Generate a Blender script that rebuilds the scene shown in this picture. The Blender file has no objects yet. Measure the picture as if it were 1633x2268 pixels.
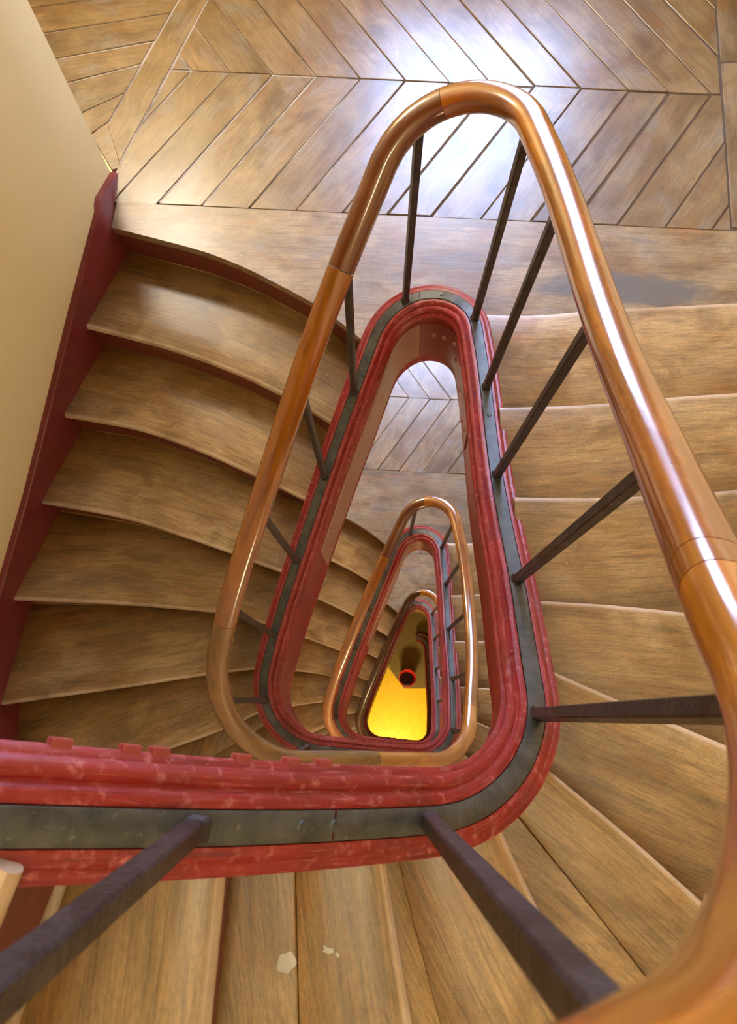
import bpy, bmesh, math, random
import numpy as np
from mathutils import Vector, Matrix

random.seed(7)
SC = bpy.context.scene
COL = SC.collection

# ------------------------------------------------------------------ camera
cam_d = bpy.data.cameras.new('camera')
cam = bpy.data.objects.new('camera', cam_d)
COL.objects.link(cam)
cam_d.sensor_fit = 'VERTICAL'
cam_d.sensor_height = 36.0
cam_d.lens = 36.0 * 1680.0 / 2268.0
cam_d.clip_start = 0.02
cam_d.clip_end = 60
cam.rotation_euler = Matrix.Rotation(0.2550, 3, 'X').to_euler()
cam_d.dof.use_dof = True
cam_d.dof.focus_distance = 1.7
cam_d.dof.aperture_fstop = 11.0
SC.camera = cam

# ------------------------------------------------------------------ world, light, exposure
world = bpy.data.worlds.new('sky')
SC.world = world
world.use_nodes = True
bgn = world.node_tree.nodes['Background']
bgn.inputs[0].default_value = (0.62, 0.76, 1.0, 1)
bgn.inputs[1].default_value = 0.8

SC.view_settings.view_transform = 'Standard'
SC.view_settings.look = 'None'
SC.view_settings.gamma = 1.0
SC.view_settings.use_curve_mapping = False
SC.view_settings.exposure = 0.12

def area_light(name, loc, target, sx, sy, power, colour, spread=180):
    l = bpy.data.lights.new(name, 'AREA')
    l.shape = 'RECTANGLE'; l.size = sx; l.size_y = sy
    l.energy = power; l.color = colour; l.spread = math.radians(spread)
    o = bpy.data.objects.new(name, l); COL.objects.link(o)
    o.location = loc
    o.rotation_euler = (Vector(target) - Vector(loc)).to_track_quat('-Z', 'Y').to_euler()
    return o

STOREY = 3.01
FLOOR0 = -2.38
SHX, SHY = 0.1752, -0.1005
WIN_X, WIN_Y, WIN_W, WIN_H, WIN_SILL = 0.58, 3.3, 1.10, 1.95, 0.72
# daylight outside the window of every landing
for j in range(-1, 3):
    zc = FLOOR0 - STOREY * j + WIN_SILL + WIN_H / 2
    area_light('window_daylight', (WIN_X, WIN_Y + 0.42, zc), (WIN_X, WIN_Y - 1.0, zc), WIN_W, WIN_H,
               {-1: 40, 0: 165}.get(j, 170), (0.44, 0.58, 1.0))
# lamp over the stairwell (ceiling), its lamp body is built below with the room
LAMP = (0.10, -0.15, 2.55)
for s in (-1, 1):
    area_light('stairwell_lamp_tube', (LAMP[0] + s * 0.075, LAMP[1], LAMP[2] - 0.02), (LAMP[0] + s * 0.075, LAMP[1], -5), 0.062, 1.9, 19, (1.0, 0.84, 0.52))
# added general fill light under a milky ceiling panel
area_light('rooflight', (0.75, 0.3, 4.18), (0.75, 0.3, -5), 1.5, 2.4, 16, (1.0, 0.86, 0.64))
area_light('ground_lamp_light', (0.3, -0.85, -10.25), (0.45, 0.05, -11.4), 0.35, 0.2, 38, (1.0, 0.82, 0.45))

def globe_light(name, loc, power, colour, r=0.09):
    l = bpy.data.lights.new(name, 'POINT'); l.energy = power; l.color = colour; l.shadow_soft_size = r
    o = bpy.data.objects.new(name, l); COL.objects.link(o); o.location = loc
# added unseen globes, warm fill for the lower storeys (bodies built with the room)
FILL_GLOBES = [(0.25, -1.02, -1.95 - STOREY * 0), (0.25, -1.02, -1.95 - STOREY * 1), (0.25, -1.02, -1.95 - STOREY * 2)]
for g_ in FILL_GLOBES:
    globe_light('globe_lamp_light', (g_[0], g_[1] + 0.22, g_[2]), 9 if g_[2] > -3 else 20, (1.0, 0.74, 0.40))

# wall sconces beside the landing windows
SCONCES = [(-1.22, 3.18, FLOOR0 - STOREY * j + 1.90) for j in (0, 1, 2)]
for q in SCONCES:
    globe_light('sconce_light', (q[0], q[1] - 0.33, q[2]), 58, (1.0, 0.94, 0.84), 0.13)

# ------------------------------------------------------------------ helpers
def link(name, me, mat=None, parent=None, loc=(0, 0, 0)):
    o = bpy.data.objects.new(name, me)
    COL.objects.link(o)
    if mat is not None and len(me.materials) == 0:
        me.materials.append(mat)
    o.location = loc
    if parent is not None:
        o.parent = parent
    return o

def empty(name, label, cat, loc=(0, 0, 0), group=None, kind=None):
    o = bpy.data.objects.new(name, None)
    o.empty_display_size = 0.1
    COL.objects.link(o)
    o.location = loc
    tag(o, label, cat, group, kind)
    return o

def tag(o, label=None, cat=None, group=None, kind=None):
    if label: o['label'] = label
    if cat: o['category'] = cat
    if group: o['group'] = group
    if kind: o['kind'] = kind
    return o

def mesh_uv(name, verts, faces, uvs=None, wear_shade=None, smooth=True):
    """verts list, faces list of index tuples, uvs / wear per vertex"""
    me = bpy.data.meshes.new(name)
    me.from_pydata([tuple(map(float, v)) for v in verts], [], faces)
    if uvs is not None:
        lay = me.uv_layers.new(name='UVMap')
        li = np.empty(len(me.loops), np.int32); me.loops.foreach_get('vertex_index', li)
        lay.data.foreach_set('uv', np.asarray(uvs, np.float32)[li].ravel())
    if wear_shade is not None:
        lay = me.uv_layers.new(name='wear')
        li = np.empty(len(me.loops), np.int32); me.loops.foreach_get('vertex_index', li)
        lay.data.foreach_set('uv', np.asarray(wear_shade, np.float32)[li].ravel())
    if smooth:
        me.polygons.foreach_set('use_smooth', [True] * len(me.polygons))
    me.validate(); me.update()
    return me

def grid_faces(nu, nv, close_v=False, close_u=False, flip=False):
    F = []
    for i in range(nu if close_u else nu - 1):
        for j in range(nv if close_v else nv - 1):
            a = i * nv + j; b = i * nv + (j + 1) % nv
            c = ((i + 1) % nu) * nv + (j + 1) % nv; d = ((i + 1) % nu) * nv + j
            F.append((a, d, c, b) if flip else (a, b, c, d))
    return F

def fix_normals(me):
    bm = bmesh.new(); bm.from_mesh(me)
    bmesh.ops.recalc_face_normals(bm, faces=bm.faces)
    bm.to_mesh(me); bm.free(); return me

def sharp(me, ang=35):
    try:
        me.set_sharp_from_angle(angle=math.radians(ang))
    except Exception:
        pass
    return me

def box_bm(bm, c, s, rot=None):
    m = Matrix.Translation(Vector(c))
    if rot is not None: m = m @ rot.to_4x4()
    r = bmesh.ops.create_cube(bm, size=1.0, matrix=m @ Matrix.Diagonal((s[0], s[1], s[2], 1)))
    return r['verts']

def bm_mesh(name, bm, smooth=False, bevel=0.0):
    if bevel > 0:
        bmesh.ops.bevel(bm, geom=list(bm.edges), offset=bevel, segments=2, affect='EDGES', profile=0.6)
    me = bpy.data.meshes.new(name); bm.to_mesh(me); bm.free()
    if smooth: me.polygons.foreach_set('use_smooth', [True] * len(me.polygons)); sharp(me, 40)
    return me

# ------------------------------------------------------------------ node materials
class NT:
    def __init__(s, name):
        s.m = bpy.data.materials.new(name); s.m.use_nodes = True
        s.t = s.m.node_tree; s.n = s.t.nodes; s.b = s.n['Principled BSDF']
    def new(s, typ, **kw):
        x = s.n.new(typ)
        for k, v in kw.items(): setattr(x, k, v)
        return x
    def lk(s, a, b): s.t.links.new(a, b)
    def val(s, sock, v):
        if hasattr(v, 'is_output') or isinstance(v, bpy.types.NodeSocket): s.lk(v, sock)
        else: sock.default_value = v
    def math(s, op, a, b=0.0, clamp=False):
        x = s.new('ShaderNodeMath', operation=op); x.use_clamp = clamp
        s.val(x.inputs[0], a); s.val(x.inputs[1], b); return x.outputs[0]
    def mix(s, f, a, b, mode='MIX'):
        x = s.new('ShaderNodeMix', data_type='RGBA', blend_type=mode)
        s.val(x.inputs[0], f)
        for i, v in ((6, a), (7, b)):
            if isinstance(v, tuple): x.inputs[i].default_value = (v[0], v[1], v[2], 1)
            else: s.lk(v, x.inputs[i])
        return x.outputs[2]
    def ramp(s, f, pts):
        x = s.new('ShaderNodeValToRGB'); s.lk(f, x.inputs[0])
        e = x.color_ramp.elements
        while len(e) < len(pts): e.new(0.5)
        for k, (p, c) in enumerate(pts):
            e[k].position = p
            e[k].color = (c, c, c, 1) if isinstance(c, (int, float)) else (c[0], c[1], c[2], 1)
        return x.outputs[0]
    def uv(s, layer='UVMap'):
        x = s.new('ShaderNodeUVMap'); x.uv_map = layer; return x.outputs[0]
    def rnd(s):
        return s.new('ShaderNodeObjectInfo').outputs['Random']
    def objco(s):
        return s.new('ShaderNodeTexCoord').outputs['Object']
    def mapping(s, v, scale=(1, 1, 1), loc=None):
        x = s.new('ShaderNodeMapping'); s.lk(v, x.inputs[0]); x.inputs['Scale'].default_value = scale
        if loc is not None: s.lk(loc, x.inputs['Location'])
        return x.outputs[0]
    def noise(s, v, scale, detail=4, rough=0.55, dist=0.0):
        x = s.new('ShaderNodeTexNoise'); s.lk(v, x.inputs['Vector'])
        x.inputs['Scale'].default_value = scale; x.inputs['Detail'].default_value = detail
        x.inputs['Roughness'].default_value = rough; x.inputs['Distortion'].default_value = dist
        return x.outputs['Fac']
    def bump(s, h, strength, dist=0.002):
        x = s.new('ShaderNodeBump'); x.inputs['Strength'].default_value = strength; x.inputs['Distance'].default_value = dist
        s.lk(h, x.inputs['Height']); s.lk(x.outputs[0], s.b.inputs['Normal'])
    def base(s, c):
        if isinstance(c, tuple): s.b.inputs['Base Color'].default_value = (c[0], c[1], c[2], 1)
        else: s.lk(c, s.b.inputs['Base Color'])
    def rough(s, v): s.val(s.b.inputs['Roughness'], v)
    def spec(s, v): s.b.inputs['Specular IOR Level'].default_value = v
    def coat(s, w, r):
        s.b.inputs['Coat Weight'].default_value = w; s.b.inputs['Coat Roughness'].default_value = r

def wood_mat(name, dark, mid, pale, grey, gloss=0.35, wear_shade_uv=False, grey_amt=0.3, stain=0.5, coat=0.35, coat_r=0.26, patch=None, spec=0.6):
    k = NT(name)
    uv = k.uv(); r = k.rnd()
    off = k.new('ShaderNodeCombineXYZ')
    k.lk(k.math('MULTIPLY', r, 37.0), off.inputs[0]); k.lk(k.math('MULTIPLY', r, 91.0), off.inputs[1])
    o = off.outputs[0]
    v1 = k.mapping(uv, (5.5, 75, 1), o)
    v2 = k.mapping(uv, (1.4, 9, 1), o)
    v3 = k.mapping(uv, (3, 4.2, 1), o)
    v4 = k.mapping(uv, (16, 240, 1), o)
    v5 = k.mapping(uv, (110, 210, 1), o)
    fine = k.noise(v1, 1.0, 6, 0.62, 0.5)
    band = k.noise(v2, 1.6, 4, 0.55, 1.0)
    blot = k.noise(v3, 1.5, 5, 0.6, 0.7)
    fib = k.noise(v4, 1.0, 3, 0.6)
    c = k.mix(k.ramp(band, [(0.36, 0.0), (0.62, 1.0)]), mid, dark)
    orange = k.noise(k.mapping(uv, (2.2, 6.0, 1), o), 1.3, 4, 0.6, 1.0)
    c = k.mix(k.math('MULTIPLY', k.ramp(orange, [(0.52, 0.0), (0.68, 1.0)]), 0.55), c, tuple(x * y for x, y in zip(mid, (1.35, 0.88, 0.45))))
    worn = k.ramp(blot, [(0.42, 0.0), (0.60, 1.0)])
    if wear_shade_uv:
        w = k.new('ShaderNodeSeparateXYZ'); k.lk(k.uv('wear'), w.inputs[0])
        # foot wear pales front and middle; darker back also paints in nosing shade
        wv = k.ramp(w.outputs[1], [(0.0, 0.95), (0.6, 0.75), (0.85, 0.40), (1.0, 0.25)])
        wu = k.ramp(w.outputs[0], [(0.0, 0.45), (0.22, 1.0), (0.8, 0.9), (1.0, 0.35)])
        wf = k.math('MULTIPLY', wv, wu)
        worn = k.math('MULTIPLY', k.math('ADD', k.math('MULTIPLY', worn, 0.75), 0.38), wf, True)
    c = k.mix(worn, c, pale)
    g = k.math('MULTIPLY', k.ramp(k.noise(k.mapping(uv, (4, 7, 1), o), 1.2, 6, 0.65, 0.4), [(0.52, 0.0), (0.70, 1.0)]), grey_amt)
    c = k.mix(g, c, grey)
    st = k.math('MULTIPLY', k.ramp(k.noise(k.mapping(uv, (1.6, 5.5, 1), o), 1.1, 5, 0.6, 0.9), [(0.55, 0.0), (0.74, 1.0)]), stain)
    c = k.mix(st, c, dark)
    fl = k.ramp(fine, [(0.28, 0.50), (0.52, 1.0), (0.8, 1.15)])
    c = k.mix(0.85, c, fl, 'MULTIPLY')
    fb = k.ramp(fib, [(0.34, 0.60), (0.55, 1.05)])
    c = k.mix(0.7, c, fb, 'MULTIPLY')
    grit = k.ramp(k.noise(v5, 1.0, 4, 0.75), [(0.34, 0.66), (0.52, 1.0), (0.7, 1.16)])
    c = k.mix(0.8, c, grit, 'MULTIPLY')
    # board to board tone
    tone = k.math('ADD', k.math('MULTIPLY', k.math('FRACT', k.math('MULTIPLY', r, 13.7)), 0.24), 0.87)
    tn = k.new('ShaderNodeCombineXYZ')
    for i in range(3): k.lk(tone, tn.inputs[i])
    c = k.mix(1.0, c, tn.outputs[0], 'MULTIPLY')
    if wear_shade_uv:
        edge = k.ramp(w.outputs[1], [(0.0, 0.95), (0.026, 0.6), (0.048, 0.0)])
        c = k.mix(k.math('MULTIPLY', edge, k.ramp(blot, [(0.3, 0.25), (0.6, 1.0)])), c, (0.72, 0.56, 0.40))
    if patch:
        # a dark, cracked burr in the timber
        (px, py, rx, ry) = patch
        q = k.new('ShaderNodeSeparateXYZ'); k.lk(uv, q.inputs[0])
        dx = k.math('DIVIDE', k.math('SUBTRACT', q.outputs[0], px), rx); dy = k.math('DIVIDE', k.math('SUBTRACT', q.outputs[1], py), ry)
        rr = k.math('ADD', k.math('MULTIPLY', dx, dx), k.math('MULTIPLY', dy, dy))
        rr = k.math('ADD', rr, k.math('MULTIPLY', k.noise(k.mapping(uv, (14, 40, 1)), 1.0, 5, 0.7, 0.8), 1.5))
        c = k.mix(k.ramp(k.math('MULTIPLY', rr, 0.4), [(0.44, 0.9), (0.68, 0.0)]), c, (0.10, 0.10, 0.115))
    # scattered paint and plaster specks
    vo = k.new('ShaderNodeTexVoronoi'); k.lk(k.mapping(uv, (5, 5, 1), o), vo.inputs['Vector']); vo.inputs['Scale'].default_value = 2.0
    sp = k.math('LESS_THAN', vo.outputs['Distance'], 0.022)
    c = k.mix(k.math('MULTIPLY', sp, 0.7), c, (0.75, 0.72, 0.66))
    k.base(c)
    k.rough(k.math('ADD', k.math('MULTIPLY', fine, 0.25), gloss - 0.12))
    hh = k.math('ADD', k.math('MULTIPLY', fine, 0.7), k.math('ADD', k.math('MULTIPLY', fib, 0.5), k.math('MULTIPLY', blot, 0.8)))
    k.bump(hh, 0.40, 0.002)
    k.coat(coat, coat_r); k.spec(spec); k.b.inputs['Coat IOR'].default_value = 1.75
    return k.m

M = {}
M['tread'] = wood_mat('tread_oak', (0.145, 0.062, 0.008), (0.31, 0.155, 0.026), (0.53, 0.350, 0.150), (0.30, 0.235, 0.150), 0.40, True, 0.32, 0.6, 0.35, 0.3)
M['back'] = wood_mat('tread_oak_back', (0.13, 0.060, 0.013), (0.25, 0.125, 0.026), (0.36, 0.21, 0.070), (0.24, 0.19, 0.12), 0.42, False, 0.4, 0.6)
M['plank'] = wood_mat('floor_oak', (0.120, 0.058, 0.011), (0.215, 0.115, 0.028), (0.31, 0.20, 0.090), (0.27, 0.245, 0.23), 0.40, False, 0.7, 0.35, 1.0, 0.30)
M['landing'] = wood_mat('landing_oak', (0.16, 0.088, 0.032), (0.29, 0.178, 0.074), (0.38, 0.27, 0.15), (0.24, 0.22, 0.21), 0.42, False, 0.75, 0.45, 0.8, 0.34)
def landing_with_burr(px, py):
    return wood_mat('landing_oak_burr', (0.16, 0.088, 0.032), (0.29, 0.178, 0.074), (0.38, 0.27, 0.15), (0.24, 0.22, 0.21), 0.42, False, 0.75, 0.45, 0.8, 0.34, (px, py, 0.36, 0.075))

def red_mat(name, base, worn, scratch=0.6):
    k = NT(name)
    co = k.objco()
    a = k.noise(co, 9.0, 6, 0.65, 0.4); b = k.noise(co, 60.0, 5, 0.7); d = k.noise(co, 2.5, 3)
    c = k.mix(k.ramp(a, [(0.38, 0.0), (0.7, 1.0)]), base, tuple(x * 0.62 for x in base))
    c = k.mix(k.math('MULTIPLY', k.ramp(b, [(0.54, 0.0), (0.70, 1.0)]), scratch), c, worn)
    # fine scratches running along the paint, from the uv
    sc = k.noise(k.mapping(k.uv(), (14, 260, 1)), 1.0, 5, 0.7, 0.3)
    c = k.mix(k.math('MULTIPLY', k.ramp(sc, [(0.56, 0.0), (0.70, 1.0)]), scratch * 0.8), c, worn)
    sd = k.noise(k.mapping(k.uv(), (5, 120, 1)), 1.0, 4, 0.6, 0.3)
    c = k.mix(k.math('MULTIPLY', k.ramp(sd, [(0.55, 0.0), (0.72, 1.0)]), 0.7), c, tuple(x * 0.35 for x in base))
    geo = k.new('ShaderNodeNewGeometry')
    e = k.ramp(geo.outputs['Pointiness'], [(0.54, 0.0), (0.62, 1.0)])
    c = k.mix(k.math('MULTIPLY', e, 0.75), c, worn)
    k.base(c); k.rough(k.math('ADD', k.math('MULTIPLY', b, 0.3), 0.22))
    k.bump(k.math('ADD', b, k.math('MULTIPLY', a, 2.0)), 0.35, 0.002)
    k.spec(0.6)
    return k.m
M['red'] = red_mat('red_gloss_paint', (0.31, 0.015, 0.016), (0.60, 0.20, 0.19), 0.75)
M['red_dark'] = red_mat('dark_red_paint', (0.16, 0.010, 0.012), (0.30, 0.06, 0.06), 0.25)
M['riser'] = red_mat('riser_red_paint', (0.14, 0.012, 0.010), (0.22, 0.05, 0.04), 0.25)
M['plate'] = red_mat('painted_iron_plate', (0.33, 0.115, 0.070), (0.45, 0.24, 0.18), 0.4)  # tan holds the light that the plate's left half catches

k = NT('grey_iron')
co = k.objco(); a = k.noise(co, 22, 6, 0.65, 0.3); b = k.noise(co, 90, 4, 0.7)
c = k.mix(k.ramp(a, [(0.35, 0.0), (0.7, 1.0)]), (0.056, 0.060, 0.055), (0.135, 0.138, 0.128))
c = k.mix(k.math('MULTIPLY', k.ramp(b, [(0.6, 0.0), (0.75, 1.0)]), 0.5), c, (0.36, 0.37, 0.36))
k.base(c); k.rough(k.math('ADD', k.math('MULTIPLY', a, 0.35), 0.25)); k.b.inputs['Metallic'].default_value = 0.35
k.bump(k.math('ADD', a, b), 0.5, 0.0015); M['bar'] = k.m

k = NT('black_iron')
co = k.objco(); a = k.noise(co, 30, 6, 0.65, 0.3); b = k.noise(co, 120, 4, 0.7)
c = k.mix(k.ramp(a, [(0.4, 0.0), (0.75, 1.0)]), (0.036, 0.029, 0.028), (0.095, 0.084, 0.088))
c = k.mix(k.math('MULTIPLY', k.ramp(b, [(0.64, 0.0), (0.78, 1.0)]), 0.35), c, (0.30, 0.28, 0.30))
k.base(c); k.rough(k.math('ADD', k.math('MULTIPLY', b, 0.3), 0.24)); k.b.inputs['Metallic'].default_value = 0.3
k.bump(k.math('ADD', a, b), 0.9, 0.002); M['iron'] = k.m

def rail_mat(name, dark, mid, bright, coat=1.0):
    k = NT(name)
    uv = k.uv()
    a = k.noise(k.mapping(uv, (3.5, 30, 1)), 1.0, 6, 0.62, 0.6)
    b = k.noise(k.mapping(uv, (4, 12, 1)), 1.2, 4, 0.6, 1.2)
    d = k.noise(k.mapping(uv, (60, 120, 1)), 1.0, 3, 0.7)
    c = k.mix(k.ramp(b, [(0.32, 0.0), (0.66, 1.0)]), mid, bright)
    c = k.mix(k.ramp(a, [(0.42, 0.0), (0.72, 0.9)]), c, dark)
    c = k.mix(k.math('MULTIPLY', k.ramp(d, [(0.66, 0.0), (0.74, 1.0)]), 0.5), c, dark)
    k.base(c); k.rough(0.24); k.coat(coat, 0.11); k.b.inputs['Coat IOR'].default_value = 1.7
    k.bump(k.math('ADD', a, b), 0.12, 0.001)
    return k.m
M['rail_bright'] = rail_mat('varnished_rail_bright', (0.075, 0.014, 0.001), (0.26, 0.062, 0.002), (0.46, 0.140, 0.004))
M['rail_brown'] = rail_mat('varnished_rail_brown', (0.07, 0.016, 0.005), (0.15, 0.040, 0.008), (0.22, 0.064, 0.012))
M['rail_orange'] = rail_mat('varnished_rail_orange', (0.13, 0.033, 0.002), (0.32, 0.095, 0.004), (0.42, 0.145, 0.006))
M['rail_dull'] = rail_mat('worn_rail_dull', (0.09, 0.050, 0.022), (0.24, 0.110, 0.024), (0.32, 0.15, 0.030), 0.35)
M['rail_amber'] = rail_mat('varnished_rail_amber', (0.20, 0.055, 0.003), (0.44, 0.145, 0.006), (0.62, 0.235, 0.010))
M['rail_deep'] = rail_mat('dark_rail_deep', (0.03, 0.009, 0.003), (0.06, 0.018, 0.004), (0.08, 0.027, 0.006), 0.1)  # lowest rail darkened, the unlit well bottom put into its colour

k = NT('cream_plaster')
co = k.objco(); a = k.noise(co, 1.3, 4); b = k.noise(co, 70, 3)
k.base(k.mix(k.ramp(a, [(0.3, 0.0), (0.7, 1.0)]), (0.80, 0.635, 0.300), (0.85, 0.695, 0.365)))
k.rough(0.75); k.bump(b, 0.12, 0.002); M['wall'] = k.m

def plain(name, c, r=0.5, metal=0.0):
    k = NT(name); co = k.objco(); a = k.noise(co, 14, 5, 0.6)
    k.base(k.mix(k.ramp(a, [(0.3, 0.0), (0.7, 1.0)]), c, tuple(x * 0.82 for x in c))); k.rough(r)
    k.b.inputs['Metallic'].default_value = metal; return k.m
M['white'] = plain('white_paint', (0.8, 0.78, 0.72), 0.4)
M['soffit'] = plain('soffit_plaster', (0.62, 0.44, 0.22), 0.7)
M['yellow'] = plain('yellow_linoleum', (0.80, 0.50, 0.020), 0.32)
M['mat'] = plain('brown_mat', (0.20, 0.130, 0.030), 0.85)
M['bucket'] = plain('red_bucket', (0.62, 0.028, 0.012), 0.35)
M['hollow'] = plain('dark_water', (0.06, 0.03, 0.02), 0.4)  # dark tone for the shaded inside of the bucket
M['newel'] = plain('dark_newel_wood', (0.07, 0.032, 0.010), 0.35)
M['subfloor'] = plain('dark_joint', (0.10, 0.07, 0.04), 0.9)
M['dust'] = plain('pale_joint_filler', (0.58, 0.53, 0.47), 0.9)
M['lime'] = plain('white_lime_spot', (0.72, 0.70, 0.66), 0.8)
k = NT('window_glass'); k.b.inputs['Transmission Weight'].default_value = 1.0; k.rough(0.02); k.b.inputs['IOR'].default_value = 1.02; M['glass'] = k.m
k = NT('lamp_diffuser'); k.base((1, 0.95, 0.85)); k.b.inputs['Emission Color'].default_value = (1, 0.9, 0.72, 1); k.b.inputs['Emission Strength'].default_value = 4.0; M['lamp'] = k.m

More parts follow.
